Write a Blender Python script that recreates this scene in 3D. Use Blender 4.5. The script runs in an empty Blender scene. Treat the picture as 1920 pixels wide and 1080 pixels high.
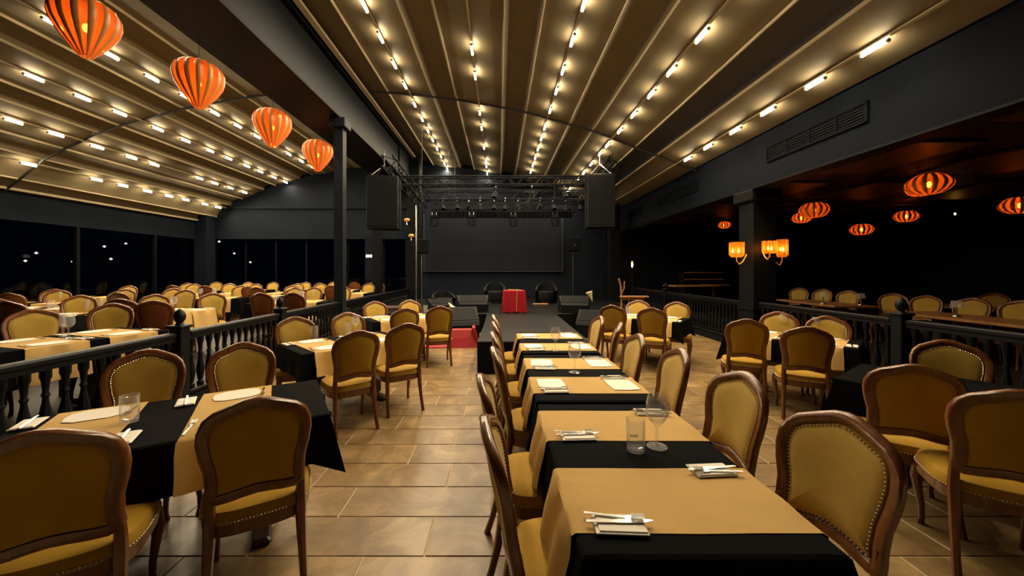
import bpy, math, random
from mathutils import Vector, Matrix
R = math.radians
random.seed(7)
SC = bpy.context.scene
COL = SC.collection

# ---------------------------------------------------------------- camera, world, exposure
cd = bpy.data.cameras.new('camera'); cam = bpy.data.objects.new('camera', cd); COL.objects.link(cam)
cam.location = (0, 0, 1.6); cam.rotation_euler = (R(90), 0, 0)
cd.sensor_width = 36; cd.lens = 36*700/1920
cd.shift_x = 24/1920; cd.shift_y = -32/1920
cd.clip_start = 0.05; cd.clip_end = 400
SC.camera = cam
w = bpy.data.worlds.new('world'); SC.world = w; w.use_nodes = True
w.node_tree.nodes['Background'].inputs[0].default_value = (0.02, 0.035, 0.07, 1)
w.node_tree.nodes['Background'].inputs[1].default_value = 0.03
SC.view_settings.view_transform = 'Standard'; SC.view_settings.look = 'None'
SC.view_settings.exposure = 0.42; SC.view_settings.gamma = 1; SC.view_settings.use_curve_mapping = False
TUBE_POWER = 50.0; STRIP_W = 27.0

# ---------------------------------------------------------------- materials
def mat(name, col, rough=0.6, metal=0.0, spec=0.5, emit=None, estr=0, noise=None, bump=None, sheen=0, coat=0, trans=0, alpha=None):
    m = bpy.data.materials.new(name); m.use_nodes = True
    nt = m.node_tree; b = nt.nodes['Principled BSDF']
    b.inputs['Base Color'].default_value = (*col, 1); b.inputs['Roughness'].default_value = rough
    b.inputs['Metallic'].default_value = metal; b.inputs['Specular IOR Level'].default_value = spec
    if emit: b.inputs['Emission Color'].default_value = (*emit, 1); b.inputs['Emission Strength'].default_value = estr
    if sheen: b.inputs['Sheen Weight'].default_value = sheen
    if coat: b.inputs['Coat Weight'].default_value = coat; b.inputs['Coat Roughness'].default_value = 0.15
    if trans: b.inputs['Transmission Weight'].default_value = trans
    if noise or bump:
        tc = nt.nodes.new('ShaderNodeTexCoord'); mp = nt.nodes.new('ShaderNodeMapping')
        nt.links.new(tc.outputs['Object'], mp.inputs[0])
    if noise:      # (col2, scale, stretch xyz, contrast)
        c2, sc, st, lo, hi = noise
        mp.inputs['Scale'].default_value = st
        n = nt.nodes.new('ShaderNodeTexNoise'); n.inputs['Scale'].default_value = sc; n.inputs['Detail'].default_value = 6
        n.inputs['Roughness'].default_value = 0.62
        nt.links.new(mp.outputs[0], n.inputs[0])
        r = nt.nodes.new('ShaderNodeValToRGB'); r.color_ramp.elements[0].position = lo; r.color_ramp.elements[1].position = hi
        r.color_ramp.elements[0].color = (*c2, 1); r.color_ramp.elements[1].color = (*col, 1)
        nt.links.new(n.outputs['Fac'], r.inputs[0]); nt.links.new(r.outputs[0], b.inputs['Base Color'])
    if bump:       # (scale, strength)
        n2 = nt.nodes.new('ShaderNodeTexNoise'); n2.inputs['Scale'].default_value = bump[0]; n2.inputs['Detail'].default_value = 4
        nt.links.new(mp.outputs[0], n2.inputs[0])
        bp = nt.nodes.new('ShaderNodeBump'); bp.inputs['Strength'].default_value = bump[1]; bp.inputs['Distance'].default_value = 0.01
        nt.links.new(n2.outputs['Fac'], bp.inputs['Height']); nt.links.new(bp.outputs[0], b.inputs['Normal'])
    return m
M = {}
M['wood'] = mat('walnut', (0.19, 0.070, 0.019), 0.28, spec=0.5, noise=((0.10, 0.034, 0.010), 6, (6, 6, 1), .35, .65), coat=.35)
M['velvet'] = mat('mustard_velvet', (0.44, 0.262, 0.024), 0.8, spec=.25, noise=((0.34, 0.19, 0.014), 3.5, (1, 1, 1), .3, .7), sheen=.05, bump=(260, .12))
M['velvet_front_lit'] = mat('mustard_velvet_front_lit', (0.50, 0.335, 0.060), 0.75, spec=.3, noise=((0.39, 0.25, 0.038), 3.0, (1, 1, 1), .3, .7), sheen=.15, bump=(260, .12))  # same mustard velvet, paler: cool light on the front cushions painted in
M['velvet_pale'] = mat('pale_gold_cloth', (0.47, 0.34, 0.12), 0.75, noise=((0.36, 0.25, 0.08), 3, (1, 1, 1), .3, .7), sheen=.3)
M['leather'] = mat('brown_leather', (0.20, 0.062, 0.018), 0.38, noise=((0.12, 0.034, 0.012), 5, (1, 1, 1), .3, .7))
M['nail'] = mat('brass_nails', (0.78, 0.66, 0.42), 0.3, 0.35)
M['cloth'] = mat('black_cloth', (0.0032, 0.0036, 0.0046), 0.9, spec=.05, bump=(500, .2))
M['runner'] = mat('tan_linen', (0.56, 0.365, 0.135), 0.85, spec=.15, noise=((0.51, 0.33, 0.12), 5, (1, 1, 1), .3, .7), bump=(300, .12))
M['paper'] = mat('white_paper', (0.82, 0.78, 0.70), 0.8)
M['steel'] = mat('steel', (0.50, 0.49, 0.47), 0.18, 1.0)
M['dark'] = mat('black_paint', (0.0020, 0.0032, 0.0052), 0.6, spec=.15, noise=((0.0012, 0.002, 0.0033), 4, (1, 1, 1), .3, .7))
M['wallg'] = mat('charcoal_paint', (0.0072, 0.0112, 0.0195), 0.8, spec=.12, noise=((0.0046, 0.0074, 0.0132), 1.2, (1, 1, 1), .25, .75), bump=(40, .1))
M['beam'] = mat('beam_paint', (0.0050, 0.0080, 0.0135), 0.6, spec=.2, noise=((0.003, 0.005, 0.009), 1.1, (1, 1, 1), .3, .7))
M['fascia'] = mat('fascia_paint', (0.0052, 0.0088, 0.0170), 0.8, spec=.1, noise=((0.0034, 0.0058, 0.0118), .9, (1, 1, 1), .3, .7))
M['rail'] = mat('railing_paint', (0.0022, 0.0036, 0.0058), 0.5, spec=.2, noise=((0.0012, 0.002, 0.0033), 12, (1, 1, 1), .3, .7))
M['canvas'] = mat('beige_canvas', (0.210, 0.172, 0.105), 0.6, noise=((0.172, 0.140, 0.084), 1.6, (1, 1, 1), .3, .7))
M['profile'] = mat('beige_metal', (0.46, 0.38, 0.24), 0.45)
M['canvas_refl'] = mat('canvas_painted_reflection', (0.06, 0.064, 0.075), 0.5)  # same canvas as the other panels, with a dark reflection painted into its colour
M['xbar'] = mat('dark_metal', (0.02, 0.022, 0.026), 0.45)
M['tube'] = mat('tube_glow', (1, .9, .75), 0.5, emit=(1.0, 0.80, 0.50), estr=TUBE_POWER)
M['screen'] = mat('led_screen', (0.0100, 0.0130, 0.0185), 0.8, spec=.1)
M['stage'] = mat('stage_black', (0.0022, 0.0030, 0.0042), 0.45, spec=.16, noise=((0.0014, 0.002, 0.0028), 2, (1, 1, 1), .3, .7))
M['speaker'] = mat('speaker_black', (0.0022, 0.0030, 0.0042), 0.6, spec=.14)
M['grille'] = mat('speaker_grille', (0.0018, 0.0025, 0.0034), 0.6, spec=.1, bump=(200, .6))
M['truss'] = mat('black_truss', (0.003, 0.0043, 0.007), 0.65, .0, spec=.12)
M['chrome'] = mat('scuffed_metal', (0.5, 0.5, 0.5), 0.25, 1.0)
M['red'] = mat('red_velvet', (0.27, 0.004, 0.012), 0.75, spec=.2, noise=((0.19, 0.002, 0.008), 5, (4, 4, .6), .3, .7))
M['redplastic'] = mat('red_plastic', (0.30, 0.010, 0.016), 0.5)
M['gold'] = mat('gold_trim', (0.75, 0.45, 0.14), 0.4, .4)
M['cream'] = mat('cream_paper', (0.80, 0.68, 0.42), 0.6)
def pane_mat():
    m = bpy.data.materials.new('night_glass'); m.use_nodes = True; nt = m.node_tree
    for n in list(nt.nodes): nt.nodes.remove(n)
    o = nt.nodes.new('ShaderNodeOutputMaterial'); mx = nt.nodes.new('ShaderNodeMixShader'); fr = nt.nodes.new('ShaderNodeFresnel'); fr.inputs[0].default_value = 1.3
    t = nt.nodes.new('ShaderNodeBsdfTransparent'); t.inputs[0].default_value = (.55, .62, .7, 1)
    g = nt.nodes.new('ShaderNodeBsdfGlossy'); g.inputs[0].default_value = (.35, .4, .5, 1); g.inputs['Roughness'].default_value = .03
    nt.links.new(fr.outputs[0], mx.inputs[0]); nt.links.new(t.outputs[0], mx.inputs[1]); nt.links.new(g.outputs[0], mx.inputs[2]); nt.links.new(mx.outputs[0], o.inputs[0])
    return m
M['bluegl'] = pane_mat()
M['orangewood'] = mat('oak_top', (0.33, 0.16, 0.06), 0.4, noise=((0.22, 0.10, 0.035), 4, (1, 8, 1), .3, .7))
M['tabledark'] = mat('dark_table_wood', (0.035, 0.014, 0.008), 0.45)
M['grout'] = mat('grout', (0.62, 0.49, 0.31), 0.8)
def glassm(name, col, rough=0.0):
    m = bpy.data.materials.new(name); m.use_nodes = True; b = m.node_tree.nodes['Principled BSDF']
    b.inputs['Base Color'].default_value = (*col, 1); b.inputs['Roughness'].default_value = rough
    b.inputs['Transmission Weight'].default_value = 1; b.inputs['IOR'].default_value = 1.45
    return m
def clear_glass():
    m = bpy.data.materials.new('clear_glass'); m.use_nodes = True; nt = m.node_tree
    for n in list(nt.nodes): nt.nodes.remove(n)
    o = nt.nodes.new('ShaderNodeOutputMaterial'); mx = nt.nodes.new('ShaderNodeMixShader'); lw = nt.nodes.new('ShaderNodeLayerWeight'); fr = nt.nodes.new('ShaderNodeMath'); fr.operation = 'POWER'; fr.inputs[1].default_value = 3.0; nt.links.new(lw.outputs['Facing'], fr.inputs[0])
    t = nt.nodes.new('ShaderNodeBsdfTransparent'); t.inputs[0].default_value = (.99, .995, 1, 1)
    g = nt.nodes.new('ShaderNodeBsdfGlossy'); g.inputs['Roughness'].default_value = .04; d = nt.nodes.new('ShaderNodeBsdfDiffuse'); d.inputs[0].default_value = (.85, .86, .88, 1); m2 = nt.nodes.new('ShaderNodeMixShader'); m2.inputs[0].default_value = .10
    nt.links.new(fr.outputs[0], mx.inputs[0]); nt.links.new(t.outputs[0], mx.inputs[1]); nt.links.new(g.outputs[0], mx.inputs[2])
    nt.links.new(mx.outputs[0], m2.inputs[1]); nt.links.new(d.outputs[0], m2.inputs[2]); nt.links.new(m2.outputs[0], o.inputs[0])
    return m
M['glass'] = clear_glass()
def lantern_mat():
    m = bpy.data.materials.new('orange_lantern_silk'); m.use_nodes = True; nt = m.node_tree
    for n in list(nt.nodes): nt.nodes.remove(n)
    o = nt.nodes.new('ShaderNodeOutputMaterial'); mx = nt.nodes.new('ShaderNodeMixShader'); mx.inputs[0].default_value = .42
    t = nt.nodes.new('ShaderNodeBsdfTranslucent'); t.inputs[0].default_value = (1.0, .42, .08, 1)
    d = nt.nodes.new('ShaderNodeBsdfPrincipled'); d.inputs['Base Color'].default_value = (.70, .22, .07, 1); d.inputs['Roughness'].default_value = .22
    tr = nt.nodes.new('ShaderNodeBsdfTransparent'); tr.inputs[0].default_value = (1, .35, .08, 1)
    mx2 = nt.nodes.new('ShaderNodeMixShader'); mx2.inputs[0].default_value = .42
    nt.links.new(t.outputs[0], mx.inputs[1]); nt.links.new(d.outputs[0], mx.inputs[2])
    nt.links.new(mx.outputs[0], mx2.inputs[1]); nt.links.new(tr.outputs[0], mx2.inputs[2]); nt.links.new(mx2.outputs[0], o.inputs[0])
    return m
M['silk'] = lantern_mat(); M['ribs'] = mat('lantern_rib', (.62, .26, .075), .35)
M['bulb'] = mat('warm_bulb', (1, .6, .2), .5, emit=(1, .45, .10), estr=30)
M['bulb2'] = mat('flame_bulb', (1, .6, .2), .5, emit=(1, .42, .07), estr=45)
def amber_mat():
    m = bpy.data.materials.new('amber_glass'); m.use_nodes = True; nt = m.node_tree
    for n in list(nt.nodes): nt.nodes.remove(n)
    o = nt.nodes.new('ShaderNodeOutputMaterial'); mx = nt.nodes.new('ShaderNodeMixShader'); mx.inputs[0].default_value = .78
    t = nt.nodes.new('ShaderNodeBsdfTranslucent'); t.inputs[0].default_value = (1, .42, .06, 1); tr = nt.nodes.new('ShaderNodeBsdfTransparent'); tr.inputs[0].default_value = (1, .7, .3, 1)
    nt.links.new(t.outputs[0], mx.inputs[1]); nt.links.new(tr.outputs[0], mx.inputs[2]); nt.links.new(mx.outputs[0], o.inputs[0]); return m
M['amber'] = amber_mat()
M['cityw'] = mat('city_lamp', (1, .9, .7), .5, emit=(1, .8, .55), estr=2.2)
def tile_mat(name='stone_tile'):
    m = bpy.data.materials.new(name); m.use_nodes = True; nt = m.node_tree; b = nt.nodes['Principled BSDF']
    g = nt.nodes.new('ShaderNodeNewGeometry'); oi = nt.nodes.new('ShaderNodeObjectInfo')
    ad = nt.nodes.new('ShaderNodeVectorMath'); ad.operation = 'MULTIPLY_ADD'
    nt.links.new(oi.outputs['Random'], ad.inputs[0]); ad.inputs[1].default_value = (9, 7, 5); nt.links.new(g.outputs['Position'], ad.inputs[2])
    n = nt.nodes.new('ShaderNodeTexNoise'); n.inputs['Scale'].default_value = 2.6; n.inputs['Detail'].default_value = 9; n.inputs['Roughness'].default_value = .68; n.inputs['Distortion'].default_value = .9
    nt.links.new(ad.outputs[0], n.inputs[0])
    r = nt.nodes.new('ShaderNodeValToRGB'); e = r.color_ramp.elements; e[0].position = .3; e[0].color = (.135, .083, .034, 1); e[1].position = .72; e[1].color = (.40, .27, .12, 1)
    x = e.new(.5); x.color = (.215, .138, .058, 1)
    nt.links.new(n.outputs['Fac'], r.inputs[0])
    h = nt.nodes.new('ShaderNodeHueSaturation'); mr = nt.nodes.new('ShaderNodeMapRange'); mr.inputs[3].default_value = .88; mr.inputs[4].default_value = 1.1
    nt.links.new(oi.outputs['Random'], mr.inputs[0]); nt.links.new(mr.outputs[0], h.inputs['Value']); nt.links.new(r.outputs[0], h.inputs['Color'])
    nt.links.new(h.outputs[0], b.inputs['Base Color'])
    rr = nt.nodes.new('ShaderNodeMapRange'); rr.inputs[3].default_value = .42; rr.inputs[4].default_value = .26
    nt.links.new(n.outputs['Fac'], rr.inputs[0]); nt.links.new(rr.outputs[0], b.inputs['Roughness'])
    bp = nt.nodes.new('ShaderNodeBump'); bp.inputs['Strength'].default_value = .12; bp.inputs['Distance'].default_value = .01
    nt.links.new(n.outputs['Fac'], bp.inputs['Height']); nt.links.new(bp.outputs[0], b.inputs['Normal'])
    return m
M['tile'] = tile_mat()
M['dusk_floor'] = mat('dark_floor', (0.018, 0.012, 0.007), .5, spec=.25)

# ---------------------------------------------------------------- mesh builder
class MB:
    def __init__(s): s.v = []; s.f = []
    def add(s, v, f, mx=None):
        b = len(s.v)
        s.v += [tuple(mx @ Vector(p)) if mx else tuple(p) for p in v]
        s.f += [tuple(i+b for i in q) for q in f]; return s
    def box(s, c, d, mx=None, bev=0.0):
        x, y, z = d[0]/2, d[1]/2, d[2]/2
        if bev <= 0:
            v = [(c[0]+i*x, c[1]+j*y, c[2]+k*z) for k in (-1, 1) for i, j in ((-1, -1), (1, -1), (1, 1), (-1, 1))]
            return s.add(v, [(3, 2, 1, 0), (4, 5, 6, 7), (0, 1, 5, 4), (1, 2, 6, 5), (2, 3, 7, 6), (3, 0, 4, 7)], mx)
        b = min(bev, x*.9, y*.9, z*.9); rings = []
        for zz, ins in ((-z, b), (-z+b, 0), (z-b, 0), (z, b)):
            X, Y = x-ins, y-ins; bb = b*.8
            rings.append([(c[0]+p, c[1]+q, c[2]+zz) for p, q in ((-X+bb, -Y), (X-bb, -Y), (X, -Y+bb), (X, Y-bb), (X-bb, Y), (-X+bb, Y), (-X, Y-bb), (-X, -Y+bb))])
        return s.loft(rings, mx)
    def loft(s, rings, mx=None, cap=True, closed=True):
        n = len(rings[0]); v = [p for r in rings for p in r]; f = []
        for i in range(len(rings)-1):
            for j in range(n if closed else n-1):
                k = (j+1) % n; f.append((i*n+j, i*n+k, (i+1)*n+k, (i+1)*n+j))
        if cap and closed: f.append(tuple(range(n-1, -1, -1))); f.append(tuple((len(rings)-1)*n+j for j in range(n)))
        return s.add(v, f, mx)
    def tube(s, pts, r, n=8, mx=None, sq=False, flat=None):
        pts = [Vector(p) for p in pts]
        if not hasattr(r, '__len__'): r = [r]*len(pts)
        rings = []; up = None
        for i, p in enumerate(pts):
            d = (pts[min(i+1, len(pts)-1)]-pts[max(i-1, 0)]).normalized()
            if up is None: up = Vector((0, 1, 0)) if abs(d.y) < .9 else Vector((1, 0, 0))
            a = (up - d*up.dot(d)).normalized(); up = a; c = d.cross(a)
            m = 4 if sq else n; off = math.pi/4 if sq else 0; k = 1.35 if sq else 1
            fl = flat or 1
            rings.append([tuple(p+a*math.cos(off+2*math.pi*j/m)*r[i]*k*fl+c*math.sin(off+2*math.pi*j/m)*r[i]*k) for j in range(m)])
        return s.loft(rings, mx)
    def lathe(s, prof, n=16, mx=None, cap=False):
        rings = [[(r*math.cos(2*math.pi*j/n), r*math.sin(2*math.pi*j/n), z) for j in range(n)] for r, z in prof]
        return s.loft(rings, mx, cap=cap)
    def prism(s, pts, z0, z1, mx=None):
        return s.loft([[(p[0], p[1], z0) for p in pts], [(p[0], p[1], z1) for p in pts]], mx)
    def mesh(s, name, m, smooth=False):
        me = bpy.data.meshes.new(name); me.from_pydata(s.v, [], s.f); me.materials.append(m)
        if smooth:
            me.polygons.foreach_set('use_smooth', [True]*len(me.polygons))
            try: me.set_sharp_from_angle(angle=R(40))
            except Exception: pass
        me.update(); return me
    def build(s, name, m, parent=None, smooth=False):
        return ob(name, s.mesh(name, m, smooth), parent)
def ob(name, me, parent=None, loc=None, rz=0):
    o = bpy.data.objects.new(name, me); COL.objects.link(o)
    if parent: o.parent = parent
    if loc: o.location = loc
    if rz: o.rotation_euler.z = rz
    return o
def tag(o, label=None, cat=None, group=None, kind=None):
    if label: o['label'] = label
    if cat: o['category'] = cat
    if group: o['group'] = group
    if kind: o['kind'] = kind
    return o
def thing(name, label, cat, loc=(0, 0, 0), rz=0, group=None):
    return tag(ob(name, None, None, loc, rz), label, cat, group)
def struct(name, mb, m, smooth=False):
    return tag(mb.build(name, m, None, smooth), kind='structure')
def copy_tree(o, parent=None):
    c = o.copy(); COL.objects.link(c)
    if parent: c.parent = parent
    for ch in o.children: copy_tree(ch, c)
    return c
ORD = ['first', 'second', 'third', 'fourth', 'fifth', 'sixth', 'seventh', 'eighth', 'ninth', 'tenth', 'eleventh', 'twelfth', 'thirteenth', 'fourteenth', 'fifteenth', 'sixteenth', 'seventeenth', 'eighteenth', 'nineteenth', 'twentieth', 'twenty-first', 'twenty-second', 'twenty-third', 'twenty-fourth', 'twenty-fifth', 'twenty-sixth']
def RZ(a, loc=(0, 0, 0)): return Matrix.Translation(loc) @ Matrix.Rotation(a, 4, 'Z')

# ---------------------------------------------------------------- setting
FARY = 16.0; LX = -12.5; RX = 14.0; LZ = 0.15; RZF = 0.12; FX = 4.95
PR = [(-3.37, 6.17), (-2.81, 6.13), (-1.67, 6.02), (-1.07, 5.95), (.08, 5.75), (.68, 5.63), (1.77, 5.32), (2.36, 5.16), (3.44, 4.74), (3.99, 4.53), (4.95, 4.16)]
PL = [(-12.5, 3.62), (-12.1, 3.92), (-11.5, 4.42), (-11.0, 4.69), (-10.6, 4.86), (-10.1, 5.09), (-9.59, 5.27), (-9.08, 5.43), (-8.54, 5.56), (-7.98, 5.71), (-6.39, 6.0), (-5.85, 6.07), (-4.5, 6.17)]
PROF = PL+PR
def zc(x):
    for (a, b), (c, d) in zip(PROF, PROF[1:]):
        if a <= x <= c: return b+(d-b)*(x-a)/(c-a)
    return PROF[-1][1]
def sl(x):
    e = .15; return math.atan2(zc(min(x+e, 4.95))-zc(max(x-e, -12.5)), min(x+e, 4.95)-max(x-e, -12.5))

fl = struct('floor', MB().box((.7, 6, -.052), (8.7, 20.4, .1)), M['grout'])
tm = {}
def tile_mesh(wd, dp):
    k = (round(wd, 3), round(dp, 3))
    if k not in tm: tm[k] = MB().box((0, 0, 0), (wd-.007, dp-.007, .014), bev=.003).mesh('tile', M['tile'])
    return tm[k]
TD = .337; TL = 1.0
y = 2.09-TD*4; row = 0; rest = MB()
while y < 10.2:
    off = (-.42, -1.05, -.42, -.74)[row % 4] + (.0, .0, .03, -.02)[row % 4]
    x0 = off-TL*4
    while x0 < 5.0:
        a, b = max(x0, -3.62), min(x0+TL, 5.0)
        if b-a > .05:
            if y < 7.6:
                o = ob('tile', tile_mesh(b-a, TD), fl, ((a+b)/2, y+TD/2, -.004+random.uniform(-.0006, .0006)))
            else: rest.box(((a+b)/2, y+TD/2, -.004), (b-a-.007, TD-.007, .014))
        x0 += TL
    y += TD; row += 1
tag(rest.build('far_tiles', M['tile'], fl), kind='stuff')
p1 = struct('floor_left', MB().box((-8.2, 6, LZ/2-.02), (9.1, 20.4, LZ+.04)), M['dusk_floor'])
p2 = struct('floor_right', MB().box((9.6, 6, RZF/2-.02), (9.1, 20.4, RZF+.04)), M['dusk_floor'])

# back wall with arched top and window recesses
mb = MB(); D = .25
def wallpoly(x0, x1, z0, z1=None):
    xs = [x0]+[p[0] for p in PROF if x0 < p[0] < x1]+[x1]
    tops = [(x, (zc(x)+.12 if z1 is None else z1)) for x in xs]
    pts = [(x1, z0), (x0, z0)]+tops
    v = [(p[0], FARY, p[1]) for p in pts]+[(p[0], FARY+D, p[1]) for p in pts]; n = len(pts)
    f = [tuple(range(n)), tuple(range(2*n-1, n-1, -1))]+[(i, i+n, (i+1) % n+n, (i+1) % n) for i in range(n)]
    mb.add(v, f)
wallpoly(LX, 5.2, 2.95)
OPEN = [(-12.3, -7.0), (-6.55, -5.75), (-5.0, -4.0)]
xs = LX
for a, b in OPEN+[(5.2, 5.2)]:
    if a > xs: mb.box(((xs+a)/2, FARY+D/2, 1.475), (a-xs, D, 2.95))
    xs = b
mb.box((9.7, FARY+D/2, 1.8), (9, D, 3.6))
struct('wall_back', mb, M['wallg'])
for i, (a, b) in enumerate(OPEN):
    wn = struct('window_%d' % (i+1), MB().box(((a+b)/2, FARY+.2, 1.5), (b-a-.01, .02, 2.88)), M['bluegl'])
    n = max(1, int((b-a)/1.3))
    for k in range(n+1):
        MB().box((a+.03+(b-a-.06)*k/n, FARY+.165, 1.5), (.05, .04, 2.88)).build('window_frame', M['dark'], wn)
mb = MB(); mb.box((-8.1, FARY-.04, 4.3), (8.8, .08, .09)); mb.box((-8.0, FARY-.02, 2.99), (8.6, .05, .05))
struct('trim_1', mb, M['wallg'])
# left wall: header, glazing, posts
mb = MB(); mb.box((LX-.1, 6, 3.28), (.2, 20.4, .75)); mb.box((LX-.1, 6, .3), (.2, 20.4, .3)); struct('wall_left', mb, M['wallg'])
for k in range(8):
    y0 = -3.9+k*2.5; mb = MB()
    struct('window_%d' % (k+4), MB().box((LX-.12, y0+1.25, 1.68), (.02, 2.46, 2.46)), M['bluegl'])
    MB().box((LX-.08, y0, 1.68), (.14, .09, 2.5)).build('window_frame', M['dark'], bpy.data.objects['window_%d' % (k+4)])
struct('wall_right', MB().box((RX+.1, 6, 1.8), (.2, 20.4, 3.6)), M['dark'])
struct('wall_front', MB().box((.7, -4.3, 3.2), (27.5, .2, 6.6)), M['dark'])

# ceiling canvases
def vault(name, seams, x0, x1):
    c = struct(name, MB().loft([[(x, yy, zc(x)+.22) for x in [x0+(x1-x0)*i/20 for i in range(21)]] for yy in (-4.2, FARY+.1)], cap=False, closed=False), M['canvas'])
    # deepest backing sheet, then the panels slung below it
    edges = [x0]+sorted(seams)+[x1]
    for a, b in zip(edges, edges[1:]):
        mid = (a+b)/2; dark = (b-a) < .75
        n = 8; up = .10 if dark else .0
        rings = []
        for yy in [-4.2+(FARY+4.3)*k/12 for k in range(13)]:
            ring = []
            for i in range(n+1):
                t = i/n; x = a+.012+(b-a-.024)*t
                z = zc(a)+(zc(b)-zc(a))*t+up*min(1, 6*t, 6*(1-t)) - (0 if dark else .05*math.sin(math.pi*t)**.7) + .012*math.sin(yy*2.3+a*5)*math.sin(math.pi*t)
                ring.append((x, yy, z+.03))
            rings.append(ring)
        MB().loft(rings, cap=False, closed=False).build('canvas_panel', M['canvas_refl'] if abs(a-3.44) < .01 else M['canvas'], c, True)
    for x in seams:
        if x0 < x < x1:
            MB().box((0, 0, 0), (.028, FARY+4.2, .06), Matrix.Translation((x, (FARY-4.2)/2, zc(x)-.0)) @ Matrix.Rotation(-sl(x), 4, 'Y'), bev=.008).build('canvas_rail', M['profile'], c)
    return c
SR = [-2.81, -1.67, -1.07, .08, .68, 1.77, 2.36, 3.44, 3.99]
SLm = [-12.1, -11.5, -11.0, -10.1, -9.59, -8.54, -7.98, -7.02, -6.39]
cR = vault('ceiling_1', SR, -3.45, FX)
cL = vault('ceiling_2', SLm, LX, -4.5)
for c, xa, xb in ((cR, -3.42, FX), (cL, LX, -4.6)):
    pts = [(xa+(xb-xa)*i/30, 9.4, zc(xa+(xb-xa)*i/30)-.035) for i in range(31)]
    MB().tube(pts, .028, 6).build('cross_rail', M['xbar'], c, True)
MB().box((-3.36, 5.95, 6.1), (.11, FARY+4.1, .05)).build('edge_gutter', M['profile'], cR)
MB().box((LX+.06, 5.95, 3.69), (.14, FARY+4.1, .06)).build('edge_gutter', M['profile'], cL)

# ridge beam and fascia
mb = MB(); mb.box((-4.075, 5.9, 5.60), (.95, 20.2, 1.02)); b1 = struct('trim_2', mb, M['beam'])
MB().box((-4.075, 5.9, 5.07), (1.02, 20.2, .05)).build('beam_flange', M['dark'], b1)
MB().box((-3.545, 5.9, 6.10), (.12, 20.2, .10)).build('beam_flange', M['dark'], b1)
fs = struct('trim_3', MB().box((FX+.12, 5.9, 3.69), (.22, 20.2, .96)), M['fascia'])
MB().box((FX+.1, 5.9, 3.205), (.30, 20.2, .03)).build('fascia_edge', M['dark'], fs)
for y0, y1 in ((5.02, 6.9), (9.3, 11.6), (13.0, 14.2)):
    v = MB()
    g = thing('ceiling_vent', {5.02: 'long louvred air vent on the dark fascia, nearest the camera', 9.3: 'louvred air vent midway along the dark fascia', 13.0: 'small louvred air vent at the stage end of the fascia'}[y0], 'vent', (FX, (y0+y1)/2, 3.75))
    L = y1-y0
    v.box((-.005, 0, .13), (.03, L, .025)); v.box((-.005, 0, -.13), (.03, L, .025)); v.box((-.005, L/2, 0), (.03, .025, .28)); v.box((-.005, -L/2, 0), (.03, .025, .28)); v.build('vent_frame', M['fascia'], g)
    MB().box((.004, 0, 0), (.006, L-.02, .25)).build('backing', M['dark'], g)
    for k in range(6): MB().box((0, 0, -.10+.04*k), (.03, L-.03, .01), Matrix.Rotation(0, 4, 'Y')).build('slat', M['fascia'], g)
    for k in range(3): MB().box((-.004, -L/4+L/4*k, 0), (.02, .02, .25)).build('divider', M['fascia'], g)
# right hall ceiling with coffers
rc = struct('ceiling_3', MB().box((9.6, 6, 3.5), (9.1, 20.4, .16)), M['dark'])
M['coffer'] = mat('lacquered_panel', (.03, .014, .006), .5)
for i in range(3):
    for j in range(6):
        mb = MB().box((6.0+2.4*i, 1.2+2.4*j, 3.40), (1.5, 1.7, .05), bev=.012)
        mb.build('ceiling_panel', M['coffer'], rc)
# pillars and posts
def post(n, x, y, s, z0, z1, m, cap=True):
    mb = MB().box((x, y, (z0+z1)/2), (s, s, z1-z0))
    t = struct('trim_%d' % n, mb, m)
    if cap:
        MB().box((x, y, z0+.10), (s+.08, s+.08, .2), bev=.015).build('post_base', m, t)
        MB().box((x, y, z1-.12), (s+.16, s+.16, .22), bev=.02).build('post_capital', m, t)
    return t
post(4, 5.18, 7.5, .44, 0, 3.2, M['dark'])
MB().box((5.18, 7.5, .85), (.5, .5, .05)).build('post_band', M['dark'], bpy.data.objects['trim_4'])
post(5, -3.62, 8.5, .2, 0, 5.05, M['beam'])
post(6, -4.3, 13.2, .28, 0, 5.05, M['dark'])
post(7, -3.4, 15.0, .5, 0, 6.1, M['dark'], False)
post(8, 4.55, 16-.45, .34, 0, 4.1, M['dark'], False)
post(9, 4.35, 14.2, .38, 0, 4.1, M['dark'], False)
post(10, LX+.2, 15.6, .5, 0, 3.9, M['wallg'], False)
struct('trim_11', MB().box((-4.0, 14.6, 5.6), (.9, 2.6, .9)), M['dark'])

# ---------------------------------------------------------------- tube lights on the canvas
def tube_light(x, y, label, group, pw=1):
    a = sl(x)
    t = thing('ceiling_light', label, 'light', (x, y, zc(x)-.115), 0, group); t.rotation_euler = (0, -a, 0)
    ob('glow_tube', TUBE, t); [ob('end_cap', cp, t) for cp in CAPS]
    l = bpy.data.objects.new('led_strip', STRIPS[pw]); COL.objects.link(l); l.parent = t; l.location = (0, 0, -.024)
TUBE = MB().tube([(0, -.15, 0), (0, .15, 0)], .021, 8).mesh('glow_tube', M['tube'], True)
CAPS = [MB().tube([(0, s*.15, 0), (0, s*.17, 0)], .024, 8).mesh('end_cap', M['profile']) for s in (-1, 1)]
STRIP = bpy.data.lights.new('led_strip', 'AREA'); STRIP.shape = 'RECTANGLE'; STRIP.size = .03; STRIP.size_y = .3; STRIP.energy = STRIP_W; STRIP.color = (1, .80, .52); STRIP.spread = R(165)
STRIPS = {1: STRIP}
for q_ in (.35, .5): STRIPS[q_] = STRIP.copy(); STRIPS[q_].energy = STRIP_W*q_
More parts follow.
